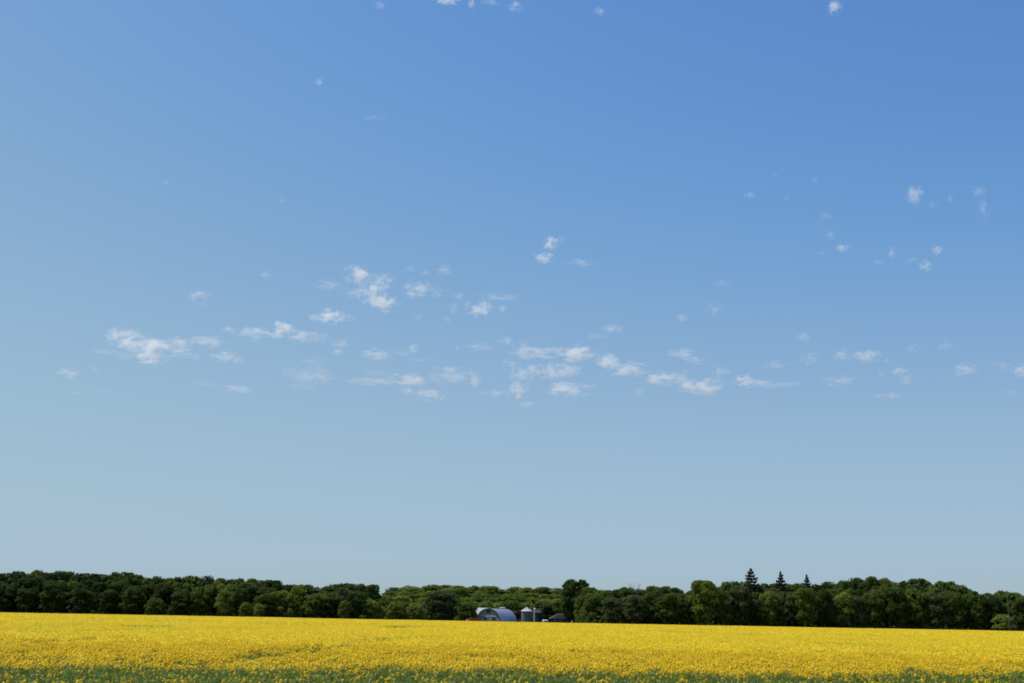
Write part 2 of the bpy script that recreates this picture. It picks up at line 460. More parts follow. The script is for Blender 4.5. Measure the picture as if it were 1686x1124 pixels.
def arched_barn():
    D, HW, LEN, H, TH = 520.0, 6.0, 12.6, 6.15, R(32)
    c = at(804.3, 1019, D); c.z = 0
    root = empty('arched_barn', c, -TH)
    tag(root, 'arch-roofed metal barn with grey boarded end wall, beside the red truck', 'barn')
    n = 22
    def arch(hw, h): return [(hw * math.cos(math.pi * k / n), h * (math.sin(math.pi * k / n)) ** .93 if 0 < k < n else 0.0) for k in range(n + 1)]
    # roof shell: ribbed arch panels with real thickness; y from -0.35 (overhang) to LEN
    outer = arch(HW, H); inner = arch(HW - .12, H - .12)
    k_rib = 26; pitch = (LEN + .35) / k_rib
    panels = []
    bm = nb()
    for j in range(k_rib):
        y0 = -.35 + j * pitch
        for (ya, yb, off) in ((y0, y0 + pitch * .82, 0.0), (y0 + pitch * .82, y0 + pitch, .05)):
            o = arch(HW + off, H + off)
            va = [bm.verts.new((x, ya, z)) for x, z in o]; vb = [bm.verts.new((x, yb, z)) for x, z in o]
            wa = [bm.verts.new((x, ya, z)) for x, z in inner]; wb = [bm.verts.new((x, yb, z)) for x, z in inner]
            for k in range(n):
                bm.faces.new((va[k], vb[k], vb[k + 1], va[k + 1])); bm.faces.new((wa[k], wa[k + 1], wb[k + 1], wb[k]))
                bm.faces.new((va[k], va[k + 1], wa[k + 1], wa[k])); bm.faces.new((vb[k], wb[k], wb[k + 1], vb[k + 1]))
    roof = part('roof', bm, M_ROOFMETAL, root)
    wall = arch(HW - .14, H - .14)
    ew = part('end_wall', bm_prism(nb(), wall, 0.0, .15), M_ENDWALL, root)
    part('end_wall', bm_prism(nb(), wall, LEN - .3, LEN - .15), M_ENDWALL, root)
    bm = nb()   # dark rim of the arch
    o, i = arch(HW + .10, H + .10), arch(HW - .22, H - .22)
    for k in range(n):
        v = [bm.verts.new(q) for q in ((o[k][0], -.42, o[k][1]), (o[k+1][0], -.42, o[k+1][1]), (i[k+1][0], -.42, i[k+1][1]), (i[k][0], -.42, i[k][1]))]
        u = [bm.verts.new((q.co.x, -.36, q.co.z)) for q in v]
        bm.faces.new(v)
        for a in range(4): bm.faces.new((v[a], u[a], u[(a+1) % 4], v[(a+1) % 4]))
        bm.faces.new(u[::-1])
    part('arch_rim', bm, M_TRIM, root)
    # gable louvre and its small lights
    lv = part('gable_louvre', bm_prism(nb(), [(-1.5, 4.55), (1.5, 4.55), (.55, 5.55), (-.55, 5.55)], -.05, -.005), M_DARK, root)
    for sx in (-1.75, 1.75): box_part('gable_vent', (sx, -.03, 4.5), (.5, .05, .22), M_WHITE, root)
    box_part('boarded_band', (.6, -.03, 3.15), (6.4, .05, .75), M_BAND, root)
    for sx in (-1.6, 2.6):
        wdw = box_part('window', (sx, -.04, 2.05), (1.5, .06, 1.0), M_DARK, root)
        bm = nb()
        for c_, s_ in (((sx, -.09, 2.6), (1.7, .05, .1)), ((sx, -.09, 1.5), (1.7, .05, .1)), ((sx - .8, -.09, 2.05), (.1, .045, 1.0)), ((sx + .8, -.09, 2.05), (.1, .045, 1.0))): bm_box(bm, c_, s_)
        part('frame', bm, M_ENDWALL, wdw)
    d = box_part('sliding_door', (-4.0, -.045, 1.45), (2.3, .07, 2.5), M_GREEN, root)
    box_part('handle', (-3.1, -.11, 1.3), (.06, .05, .3), M_TRIM, d)
    box_part('door_track', (-3.3, -.06, 2.82), (4.0, .08, .1), M_TRIM, root)
    # ridge ventilator near the rear end
    v = part('ridge_ventilator', bm_prism(nb(), [(-.45, H - .02), (.45, H - .02), (.45, H + .32), (-.45, H + .32)], LEN - 3.4, LEN - .9), M_ENDWALL, root)
    part('cap', bm_prism(nb(), [(-.62, H + .33), (.62, H + .33), (.3, H + .68), (-.3, H + .68)], LEN - 3.6, LEN - .7), M_WHITE, v)
arched_barn()

def white_roofed_shed():
    c = base(787.5, 541)
    root = empty('farm_shed', c, R(8))
    tag(root, 'shed with pale sheet-metal roof behind the left side of the barn', 'shed')
    W, Dp, E, P = 7.6, 6.0, 3.6, 6.55
    bm = nb(); bm_prism(bm, [(-Dp/2, 0), (Dp/2, 0), (Dp/2, E), (0, P - .25), (-Dp/2, E)], -W/2, W/2, 'X')
    part('walls', bm, M_ENDWALL, root)
    for s in (-1, 1):
        part('roof_slope', bm_prism(nb(), [(s * .002, P), (s * (Dp/2 + .35), E - .12), (s * (Dp/2 + .35), E - .24), (s * .002, P - .14)], -W/2 - .35, W/2 + .35, 'X'), M_CREAM, root)
    box_part('door', (-1.2, -Dp/2 - .03, 1.2), (1.4, .06, 2.4), M_TRIM, root)
    part('flue_pipe', bm_cyl(nb(), (-1.0, -1.1, 5.0), (-1.0, -1.1, 6.9), .10), M_TRIM, root)
white_roofed_shed()

def grain_bin(px, dist, rad, eave, peak, mw, mr, label, name):
    c = base(px, dist)
    root = empty(name, c, 0)
    tag(root, label, 'grain bin', 'grain bins by the barn')
    prof = []; nz = 26
    for k in range(nz + 1):
        z = eave * k / nz; prof.append((rad + (.035 if k % 2 else 0), z))
    part('wall', bm_lathe(nb(), prof, 40), mw, root)
    rf = part('roof', bm_lathe(nb(), [(rad + .2, eave - .08), (rad + .2, eave + .02), (.42, peak), (.42, peak + .02)], 40), mr, root)
    part('cap', bm_lathe(nb(), [(.5, peak), (.5, peak + .12), (.1, peak + .3)], 16), mr, rf)
    bm = nb()
    for k in range(20):
        a = 6.28318 * k / 20; ca, sa = math.cos(a), math.sin(a)
        bm_cyl(bm, (ca * (rad + .2), sa * (rad + .2), eave + .04), (ca * .5, sa * .5, peak + .02), .035, .035, 4)
    part('rib', bm, mr, rf)
    box_part('door', (-.3, -rad - .06, 1.3), (.8, .1, 1.6), mw, root)
    bm = nb()
    for sx in (-.22, .22): bm_cyl(bm, (1.0 + sx, -rad * .93, .3), (1.0 + sx, -rad * .93, eave), .025, None, 5)
    for k in range(14): bm_cyl(bm, (.78, -rad * .93, .4 + k * eave / 14.6), (1.22, -rad * .93, .4 + k * eave / 14.6), .018, None, 5)
    part('ladder', bm, mw, root)
    for a in (-.5, .5):
        vx, vy = math.sin(a) * rad * .55, -math.cos(a) * rad * .55
        zz = eave + (peak - eave) * .48
        part('roof_vent', bm_box(nb(), (vx, vy, zz + .12), (.35, .35, .3)), mr, root)
grain_bin(867, 520, 2.22, 5.35, 6.75, M_BINMETAL, M_BINROOF, 'pale steel grain bin with bright cone roof, right of the barn', 'grain_bin')
grain_bin(886, 531, 1.75, 4.9, 6.3, M_OLDBIN, M_OLDROOF, 'dark weathered grain bin behind the white yard pole', 'grain_bin')

def yard_light():
    c = base(879.3, 514)
    root = empty('yard_light', c)
    tag(root, 'tall white yard light pole just right of the pale grain bin', 'light pole')
    part('pole', bm_cyl(nb(), (0, 0, 0), (0, 0, 6.1), .17, .13, 10), M_WHITE, root)
    part('bracket', bm_cyl(nb(), (0, 0, 5.7), (.28, -.1, 6.1), .05, None, 8), M_WHITE, root)
    part('lamp_head', bm_lathe(nb(), [(.16, 5.75), (.34, 5.85), (.36, 6.15), (.26, 6.45), (.12, 6.6)], 14, (.22, -.08, 0)), M_LAMP, root)
yard_light()

def wheel(parent, c, r_, w_):
    """axle along y"""
    t = part('wheel', bm_cyl(nb(), (c[0], c[1] - w_/2, c[2]), (c[0], c[1] + w_/2, c[2]), r_, None, 18), M_TYRE, parent)
    part('rim', bm_cyl(nb(), (c[0], c[1] - w_/2 - .02, c[2]), (c[0], c[1] + w_/2 + .02, c[2]), r_ * .58, None, 14), M_RIM, t)

def pickup():
    c = base(897.5, 505)
    root = empty('pickup_truck', c, R(14))
    tag(root, 'white pickup truck parked between the grain bins and the bungalow', 'truck')
    body = [(-2.55, .5), (-2.6, 1.02), (-.75, 1.06), (-.7, 1.08), (1.05, 1.10), (2.35, .98), (2.5, .85), (2.5, .45)]
    part('body', bm_prism(nb(), body, -.92, .92), M_WHITE, root)
    cab = [(-1.0, 1.08), (-.92, 1.70), (1.0, 1.70), (1.25, 1.09)]
    cb = part('cab', bm_prism(nb(), cab, -.82, .82), M_WHITE, root)
    bm = nb(); rings = []     # domed roof
    for f, z in ((1.0, 1.70), (1.02, 1.78), (.96, 1.90), (.80, 2.0), (.5, 2.06)):
        rings.append([bm.verts.new((.02 + f * 1.0 * cx, f * .84 * cy_, z)) for cx, cy_ in ((-1, -.8), (-.85, -1), (.85, -1), (1, -.8), (1, .8), (.85, 1), (-.85, 1), (-1, .8))])
    for a, b in zip(rings[:-1], rings[1:]):
        for k in range(8): bm.faces.new((a[k], a[(k + 1) % 8], b[(k + 1) % 8], b[k]))
    bm.faces.new(rings[0][::-1]); bm.faces.new(rings[-1])
    part('cab_roof', bm, M_WHITE, cb)
    for s in (-1, 1):
        part('side_window', bm_prism(nb(), [(-.78, 1.16), (-.74, 1.62), (-.05, 1.64), (-.05, 1.16)], s * .822, s * .835), M_GLASS, cb)
        part('side_window', bm_prism(nb(), [(.05, 1.16), (.05, 1.64), (.62, 1.62), (.98, 1.16)], s * .822, s * .835), M_GLASS, cb)
    part('windscreen', bm_prism(nb(), [(1.235, 1.15), (1.02, 1.66), (1.05, 1.67), (1.265, 1.17)], -.72, .72), M_GLASS, cb)
    part('rear_window', bm_prism(nb(), [(-1.015, 1.2), (-.955, 1.65), (-.945, 1.65), (-1.0, 1.2)], -.66, .66), M_GLASS, cb)
    for x in (-1.6, 1.6):
        for s in (-1, 1): wheel(root, (x, s * .82, .38), .38, .24)
    for s in (-1, 1): box_part('headlight', (2.5, s * .68, .78), (.06, .3, .16), M_LAMP, root)
    box_part('bumper', (2.55, 0, .5), (.12, 1.8, .18), M_RIM, root); box_part('bumper', (-2.62, 0, .5), (.12, 1.8, .18), M_RIM, root)
pickup()

def red_truck():
    c = base(779.5, 505)
    root = empty('grain_truck', c, R(192))
    root.scale = (1.05, 1.05, 1.05)
    tag(root, 'old red farm truck half hidden by the crop, left of the barn', 'truck')
    box_part('chassis', (0, 0, .75), (5.0, .9, .22), M_TRIM, root)
    hood = part('hood', bm_prism(nb(), [(1.55, .85), (1.55, 1.62), (1.75, 1.72), (2.45, 1.62), (2.62, 1.45), (2.62, .8)], -.72, .72), M_PINK, root)
    for s in (-1, 1):
        part('headlight', bm_cyl(nb(), (2.6, s * .55, 1.2), (2.68, s * .55, 1.2), .12), M_LAMP, root)
        part('fender', bm_prism(nb(), [(1.55, .85), (1.6, 1.05), (1.8, 1.2), (2.2, 1.2), (2.45, 1.0), (2.45, .85)], s * .74, s * 1.02), M_RED, root)
    cab = part('cab', bm_prism(nb(), [(.35, .85), (.35, 2.2), (.5, 2.32), (1.25, 2.3), (1.55, 1.65), (1.55, .85)], -.85, .85), M_RED, root)
    part('windscreen', bm_prism(nb(), [(1.51, 1.76), (1.30, 2.22), (1.33, 2.23), (1.54, 1.77)], -.72, .72), M_GLASS, cab)
    for s in (-1, 1): part('side_window', bm_prism(nb(), [(.5, 1.65), (.5, 2.15), (1.2, 2.15), (1.42, 1.65)], s * .852, s * .865), M_GLASS, cab)
    bx = nb()
    bm_box(bx, (-1.2, 0, 1.0), (2.9, 2.0, .12))
    for s in (-1, 1): bm_box(bx, (-1.2, s * .97, 1.55), (2.9, .06, .98))
    bm_box(bx, (.22, 0, 1.6), (.06, 1.88, 1.08)); bm_box(bx, (-2.62, 0, 1.5), (.06, 1.88, .88))
    bb = part('grain_box', bx, M_RED, root)
    for k in range(5):
        for s in (-1, 1): box_part('stake', (-2.5 + k * .65, s * 1.03, 1.55), (.08, .06, 1.1), M_PINK, bb)
    for x in (-1.7, 1.98):
        for s in (-1, 1): wheel(root, (x, s * .8, .48), .48, .28)
red_truck()

def bungalow():
    p0 = base(905, 524); p1 = base(941, 524)
    W = p1.x - p0.x; Dp = 7.5; E, P = 2.55, 4.35
    root = empty('bungalow', ((p0.x + p1.x) / 2, 524 + Dp / 2, 0))
    tag(root, 'low dark-roofed bungalow with hipped roof, right of the white pickup', 'house')
    box_part('walls', (0, 0, E / 2), (W - 1.0, Dp - 1.0, E), M_HOUSE, root)
    bm = nb()
    hx, hy, rx = W / 2, Dp / 2, W / 2 - 3.4
    e = [bm.verts.new(q) for q in ((-hx, -hy, E), (hx, -hy, E), (hx, hy, E), (-hx, hy, E))]
    g = [bm.verts.new((-rx, 0, P)), bm.verts.new((rx, 0, P))]
    bm.faces.new((e[0], e[1], g[1], g[0])); bm.faces.new((e[1], e[2], g[1])); bm.faces.new((e[2], e[3], g[0], g[1])); bm.faces.new((e[3], e[0], g[0]))
    bm.faces.new((e[3], e[2], e[1], e[0]))
    rf = part('roof', bm, M_SHINGLE, root)
    for a, b in (((-hx, -hy, E), (-rx, 0, P)), ((hx, -hy, E), (rx, 0, P)), ((-hx, hy, E), (-rx, 0, P)), ((hx, hy, E), (rx, 0, P))):
        part('hip_flashing', bm_cyl(nb(), (a[0], a[1], a[2] + .03), (b[0], b[1], b[2] + .03), .09, None, 6), M_HIP, rf)
    part('ridge_flashing', bm_cyl(nb(), (-rx, 0, P + .03), (rx, 0, P + .03), .08, None, 6), M_HIP, rf)
    bm = nb()
    for c_, s_ in (((0, -hy - .03, E - .09), (W, .05, .16)), ((-hx - .03, 0, E - .09), (.05, Dp, .16)), ((hx + .03, 0, E - .09), (.05, Dp, .16))): bm_box(bm, c_, s_)
    part('fascia', bm, M_TRIM, root)
    for x in (-2.4, .1, 2.5):
        wd = box_part('window', (x, -hy + .47, 1.6), (1.2, .06, .9), M_GLASS, root)
        bm = nb()
        for c_, s_ in (((x, -hy + .43, 2.09), (1.36, .07, .08)), ((x, -hy + .43, 1.11), (1.36, .07, .08)), ((x - .64, -hy + .43, 1.6), (.08, .065, .9)), ((x + .64, -hy + .43, 1.6), (.08, .065, .9))): bm_box(bm, c_, s_)
        part('frame', bm, M_ENDWALL, wd)
    dr = box_part('door', (-1.15, -hy + .46, 1.05), (.9, .08, 2.05), M_TRIM, root)
    box_part('chimney', (1.2, .9, P - .05), (.5, .5, 1.0), M_TRIM, root)
bungalow()

def marker_post():
    c = base(941.5, 470)
    root = empty('marker_post', c)
    tag(root, 'short white post at the field edge right of the bungalow', 'post')
    part('post', bm_lathe(nb(), [(.16, 0), (.16, 1.65), (.12, 1.8), (.05, 1.86)], 12), M_WHITE, root)
    part('base_block', bm_box(nb(), (0, 0, .09), (.5, .5, .18)), M_ENDWALL, root)
marker_post()

def utility_pole():
    c = base(1661.5, 452)
    top = at(1660, 972, 452).z
    root = empty('utility_pole', c, R(10))
    tag(root, 'slim wooden utility pole in front of the trees near the right edge', 'utility pole')
    part('pole', bm_cyl(nb(), (0, 0, 0), (0, 0, top), .17, .11, 10), M_WOODPOLE, root)
    arm = box_part('crossarm', (0, -.17, top - .5), (2.2, .1, .12), M_WOODPOLE, root)
    for x in (-.95, -.35, .35, .95): part('insulator', bm_lathe(nb(), [(.05, 0), (.07, .06), (.04, .1), (.06, .15), (.02, .19)], 8, (x, -.17, top - .44)), M_CERAMIC, arm)
utility_pole()

def bird():
    p = at(1244, 527, 190)
    root = empty('bird', p, R(20))
    root.scale = (.42, .42, .42)
    tag(root, 'tiny dark bird gliding in the open sky right of centre', 'bird')
    m = simple_mat('dark_feathers', (.05, .05, .055), .8, 0, .2, 8)
    part('body', bm_lathe(nb(), [(.005, -.26), (.05, -.16), (.075, 0), (.05, .13), (.04, .18), (.035, .22), (.008, .27)], 10), m, root).rotation_euler = (R(-90), 0, 0)
    for s in (-1, 1):
        bm = nb(); rows = []
        for t, x, y0, y1, z in ((0, .04, -.09, .10, .02), (1, .22, -.07, .13, .07), (2, .40, -.08, .09, .06), (3, .56, -.11, -.04, .03)):
            rows.append([bm.verts.new((s * x, y0, z - .006)), bm.verts.new((s * x, y1, z - .004)), bm.verts.new((s * x, y1, z + .006)), bm.verts.new((s * x, y0, z + .004))])
        for a, b in zip(rows[:-1], rows[1:]):
            for k in range(4): bm.faces.new((a[k], a[(k+1) % 4], b[(k+1) % 4], b[k]))
        bm.faces.new(rows[0]); bm.faces.new(rows[-1][::-1])
        part('wing', bm, m, root)
    part('tail', bm_prism(nb(), [(-.03, -.24), (.03, -.24), (.07, -.40), (-.07, -.40)], -.006, .006), m, root).rotation_euler = (R(-90), 0, 0)
bird()
# ------------------------------------------------------------------ trees
LEAF = {
 'dark':  leafy_mat('leaves_dark_green', (.036, .060, .013), (.068, .100, .022), .46, .25, .8, .08),
 'mid':   leafy_mat('leaves_mid_green', (.066, .100, .018), (.112, .155, .028), .48, .25, .8, .08),
 'light': leafy_mat('leaves_light_green', (.120, .165, .024), (.180, .225, .040), .5, .25, .8, .08),
 'grey':  leafy_mat('leaves_grey_green', (.066, .086, .028), (.108, .128, .044), .46, .25, .8, .08),
 'spruce': leafy_mat('spruce_needles', (.016, .028, .016), (.030, .046, .026), .10, .4, .8, .08)}
BARK = simple_mat('bark_brown', (.085, .07, .055), .95, 0, .3, 3, .4)
BARK_PALE = simple_mat('bark_pale', (.24, .23, .20), .95, 0, .25, 3, .3)
DEADWOOD = simple_mat('bare_grey_twigs', (.15, .135, .12), .95, 0, .2, 3)

def crown_mesh(name, kind, seed):
    """unit crown: height 1 (z 0..1), width 1; leaves gathered in lobes, lobes on limbs"""
    r = np.random.default_rng(seed)
    cfg = {'oak': (34, .15, .155, 115), 'tall': (32, .16, .15, 105), 'bush': (28, .0, .175, 125), 'loose': (44, .34, .115, 75), 'mound': (30, .0, .175, 135)}[kind]
    nl, z0, lr, per = cfg
    C = []
    tries = 0
    while len(C) < nl and tries < 4000:
        tries += 1
        t = r.uniform(0, 1); z = z0 + lr * .5 + (1 - z0 - lr * 1.0) * t
        if kind == 'oak':   prof = .36 * math.sin(math.pi * min(1, .30 + .58 * t)) ** .55
        elif kind == 'tall': prof = .34 * math.sin(math.pi * min(1, .34 + .54 * t)) ** .65
        elif kind in ('bush', 'mound'): prof = .36 * math.sqrt(max(0.02, 1 - t ** 2.2))
        else: prof = .40 * math.sin(math.pi * min(1, .22 + .62 * t)) ** .5
        a = r.uniform(0, 6.283); rad = prof * math.sqrt(r.uniform(.25 if kind != 'loose' else .02, 1))
        c = np.array([math.cos(a) * rad, math.sin(a) * rad, z])
        if all(np.linalg.norm((c - q) * [1, 1, 1.1]) > lr * (.62 if kind != 'loose' else .70) for q in C): C.append(c)
    G = []
    for c in C:
        n = int(per * r.uniform(.7, 1.3)); R_ = lr * r.uniform(.75, 1.2)
        d = r.normal(size=(n, 3)); d /= np.linalg.norm(d, axis=1, keepdims=True)
        d[:, 2] = np.where(d[:, 2] < -.25, -d[:, 2] * .8, d[:, 2])
        P = c + d * (R_ * r.uniform(.55, 1.05, n) ** .6)[:, None] * np.array([1, 1, .78])
        P[:, 2] = np.clip(P[:, 2], .005, 1.0)
        G.append(rand_quads(P, r.uniform(.030, .056, n), d + np.array([0, 0, .35]), .55, .85, r))
    # sparse leaves inside
    n = 420 if kind != 'loose' else 60
    a = r.uniform(0, 6.283, n); zz = r.uniform(z0, .9, n); rad = .30 * np.sqrt(r.uniform(0, 1, n))
    G.append(rand_quads(np.stack([np.cos(a) * rad, np.sin(a) * rad, zz], 1), .075, None, 1, 1, r))
    return quad_mesh(name, [(np.concatenate(G), 0)], [LEAF['mid']]), C

def trunk_mesh(name, lobes, seed, rad=.022, m=BARK, sx=1.0):
    r = random.Random(seed); bm = bmesh.new()
    p = [Vector((0, 0, -.01)), Vector((r.uniform(-.01, .01), r.uniform(-.01, .01), .22)), Vector((r.uniform(-.03, .03), r.uniform(-.03, .03), .48)), Vector((r.uniform(-.04, .04), r.uniform(-.04, .04), .8))]
    rr = [rad * 1.25, rad, rad * .75, rad * .25]
    for a in range(3): bm_cyl(bm, p[a], p[a + 1], rr[a], rr[a + 1], 7)
    for c in lobes[::3]:
        c = Vector(c); s = p[1].lerp(p[2], r.uniform(0, 1)) if c.z > .3 else p[0].lerp(p[1], .5)
        m1 = s.lerp(c, .5) + Vector((0, 0, .03))
        bm_cyl(bm, s, m1, rad * .42, rad * .28, 5); bm_cyl(bm, m1, c, rad * .28, rad * .08, 5)
    me = bpy.data.meshes.new(name); bm.to_mesh(me); bm.free(); me.materials.append(m)
    return me

def spruce_meshes(seed):
    r = np.random.default_rng(seed); G = []
    tiers = 20
    for k in range(tiers):
        t = k / (tiers - 1); z = .06 + .91 * t; rad = .5 * (1 - t) ** .68 + .012
        nb_ = int(8 + 7 * (1 - t))
        for b in range(nb_):
            a = 6.283 * (b + r.uniform(-.3, .3)) / nb_ + k * 1.3; L_ = rad * r.uniform(.6, 1.15)
            n = int(15 + 20 * (1 - t)); s = r.uniform(.08, 1, n) ** .7
            wd = .045 * (1 - t * .6)
            off = r.normal(0, wd, n) * (1 - s * .6)
            droop = -.055 * s ** 1.3 * (1 - t) + .018 * (s > .85)
            P = np.stack([np.cos(a) * L_ * s - np.sin(a) * off, np.sin(a) * L_ * s + np.cos(a) * off, z + droop + r.normal(0, .006, n)], 1)
            G.append(rand_quads(P, r.uniform(.028, .047, n), np.tile([0.3 * np.cos(a), .3 * np.sin(a), 1], (n, 1)), .45, .8, r))
    cr = quad_mesh('spruce_crown', [(np.concatenate(G), 0)], [LEAF['spruce']])
    bm = bmesh.new(); bm_cyl(bm, (0, 0, -.01), (0, 0, .99), .03, .004, 8)
    tr = bpy.data.meshes.new('spruce_trunk'); bm.to_mesh(tr); bm.free(); tr.materials.append(BARK)
    return cr, tr

PROTO = {}
for kd, cnt in (('oak', 6), ('tall', 4), ('bush', 4), ('mound', 4)):
    PROTO[kd] = []
    for k in range(cnt):
        cr, lobes = crown_mesh(kd + '_crown', kd, 100 + k + 17 * len(kd))
        PROTO[kd].append((cr, trunk_mesh(kd + '_trunk', lobes, k, .024 if kd != 'loose' else .03, BARK_PALE if kd == 'tall' else BARK)))
PROTO['spruce'] = [spruce_meshes(5), spruce_meshes(6), spruce_meshes(8)]

TREES = []      # dicts: px, row, kind, tone, label (or None)
NAMES = {'oak': 'broadleaf_tree', 'tall': 'broadleaf_tree', 'bush': 'bush', 'mound': 'broadleaf_tree', 'loose': 'broadleaf_tree', 'spruce': 'spruce_tree'}
tcount = {}
def tree(px, ytop, wpx, kind, tone, dist, row, label=None, group=None):
    top = at(px, ytop, dist)
    gz = ground_z(top.x, top.y)
    H = top.z - gz
    Wd = wpx * dist / FPX
    i = tcount.get(kind, 0); tcount[kind] = i + 1
    cr, tr = PROTO[kind][(i * 7 + i // 5) % len(PROTO[kind])]
    root = empty(NAMES[kind], (top.x, top.y, gz), random.uniform(0, 6.283))
    s = (Wd * random.uniform(.95, 1.08), Wd * random.uniform(.95, 1.08), H)
    for nm, me in (('crown', cr), ('trunk', tr)):
        o = link_mesh(nm, me, root); o.scale = s
        if nm == 'crown':
            o.material_slots[0].link = 'OBJECT'; o.material_slots[0].material = LEAF[tone]
    TREES.append(dict(o=root, px=px, row=row, kind=kind, tone=tone, label=label, group=group, y=ytop))
    return root

SKY = [(-40,944),(0,942),(30,941),(65,935),(78,943),(98,938),(115,942),(135,944),(165,946),(185,947),(200,941),(215,945),(235,949),(255,948),(290,948),(320,948),(345,949),(360,949),(375,957),(390,954),(408,950),(430,955),(447,954),(465,960),(480,963),(502,958),(512,965),(530,970),(540,965),(555,960),(570,958),(585,961),(600,959),(612,963),(622,974),
 (960,960),(985,970),(1000,969),(1025,968),(1045,966),(1060,969),(1075,965),(1100,963),(1110,965),(1132,971),(1140,962),(1157,955),(1165,958),(1175,969),(1185,962),(1205,956),(1220,957),(1250,962),(1272,958),(1295,962),(1320,958),(1340,962),(1365,958),(1390,955),(1410,951),(1430,949),(1450,951),(1465,955),(1490,953),(1515,952),(1530,957),(1545,959),(1570,957),(1580,962),(1585,971),(1600,973),(1610,978),(1630,978),(1648,972),(1664,972),(1686,981),(1720,980)]
CSKY = [(630,977),(645,966),(652,964),(668,962),(685,967),(700,964),(720,961),(735,960),(748,956),(757,961),(770,966),(785,963),(800,964),(820,966),(830,968),(845,964),(855,963),(870,967),(890,966),(905,968),(920,969),(960,968),(1000,969)]
def prof(tab, x): return float(np.interp(x, [p[0] for p in tab], [p[1] for p in tab]))

random.seed(31)
# skyline rows of the two woods
for (xa, xb, where) in ((-26, 612, 'left'), (972, 1712, 'right')):
    x = xa
    while x < xb:
        wd = random.uniform(46, 66)
        tree(x, prof(SKY, x) + random.uniform(-1.5, 2.0), wd, random.choice(['oak', 'oak', 'tall', 'mound']), random.choice(['dark', 'dark', 'mid']) if where == 'left' else random.choice(['dark', 'mid', 'mid']), random.uniform(484, 496), where + ' skyline')
        x += random.uniform(16, 25)
    x = xa + 8
    while x < xb:
        wd = random.uniform(42, 58)
        tree(x, prof(SKY, x) + random.uniform(8, 18), wd, random.choice(['oak', 'tall', 'oak', 'bush']), random.choice(['dark', 'dark', 'mid']) if where == 'left' and x < 330 else random.choice(['dark', 'mid', 'mid', 'grey']), random.uniform(471, 479), where + ' middle')
        x += random.uniform(22, 31)

FRONT_L = [(8,962,50,'oak','dark'),(48,968,46,'tall','dark'),(92,957,50,'oak','dark'),(138,968,46,'oak','dark'),(180,970,44,'tall','dark'),(222,966,46,'oak','dark'),
 (300,973,46,'oak','dark'),(335,966,44,'oak','mid'),(374,961,46,'oak','light'),(398,968,34,'tall','mid'),(437,976,46,'oak','mid'),(462,972,42,'oak','light'),
 (492,963,46,'mound','light'),(521,977,52,'oak','mid'),(549,983,42,'oak','dark'),(588,976,44,'oak','dark')]
for a in FRONT_L: tree(*a, random.uniform(461, 466), 'left front')
FRONT_R = [(1008,984,42,'oak','grey'),(1042,979,50,'oak','grey'),(1075,973,46,'oak','dark'),(1100,977,46,'oak','mid'),(1127,984,38,'tall','dark'),(1157,956,58,'oak','light'),
 (1190,972,38,'tall','mid'),(1213,964,54,'oak','grey'),(1248,986,38,'oak','dark'),(1265,973,42,'oak','light'),(1292,974,44,'oak','grey'),(1324,967,46,'tall','mid'),
 (1356,971,38,'oak','dark'),(1387,975,46,'oak','light'),(1415,980,42,'oak','grey'),(1441,971,48,'oak','mid'),(1474,969,46,'oak','dark'),(1506,967,58,'mound','mid'),
 (1541,975,46,'oak','grey'),(1571,975,46,'oak','mid'),(1605,977,46,'oak','mid'),(1634,984,42,'oak','dark'),(1682,986,42,'oak','dark')]
for a in FRONT_R: tree(*a, random.uniform(461, 466), 'right front')
# trees with a look of their own
S = [(258,984,42,'bush','mid',457,'rounded lone green bush against the dark left wood'),
 (405,991,27,'bush','light',457,'small pale green bush, left one of a pair before the left wood'),
 (427,993,23,'bush','light',457,'small pale green bush, right one of a pair before the left wood'),
 (568,986,24,'bush','light',458,'narrow pale green bush between dark oaks left of centre'),
 (608,984,46,'bush','light',462,'big rounded pale green bush right of the dark oak clump'),
 (634,979,48,'mound','light',500,'broad pale green treetop behind the row of round bushes'),
 (653,991,40,'bush','light',463,'round green bush, second of three left of the barn'),
 (684,992,38,'bush','light',464,'round green bush, third of three left of the barn'),
 (664,980,52,'mound','light',506,'wide pale green tree rising behind the three round bushes'),
 (728,972,62,'oak','grey',492,'large dark grey-green tree standing alone left of the barn'),
 (771,990,44,'bush','mid',530,'green bush close behind the red truck'),
 (894,989,42,'oak','grey',548,'dark round tree behind the weathered grain bin'),
 (917,984,40,'mound','light',552,'pale green rounded tree behind the bungalow roof'),
 (948,953,56,'oak','dark',520,'tallest dark round-topped tree rising above the bungalow'),
 (946,972,44,'oak','dark',524,'dark tree lower down before the tallest tree above the bungalow'),
 (955,978,24,'tall','light',500,'slim green tree in front of the tallest dark tree'),
 (972,976,26,'tall','light',478,'slim pale green tree just right of the tallest dark tree'),
 (990,975,34,'oak','mid',480,'medium green tree at the left end of the right wood'),
 (1650,1010,48,'bush','light',457,'broad yellow-green bush at the foot of the utility pole'),
 (1236,935,60,'spruce','spruce',484,'tallest and widest spruce of the three above the right wood'),
 (1285,940,46,'spruce','spruce',487,'middle spruce of the three above the right wood'),
 (1328,945,40,'spruce','spruce',489,'rightmost and smallest spruce tip above the right wood')]
for a in S: tree(*a[:6], 'own', a[6])
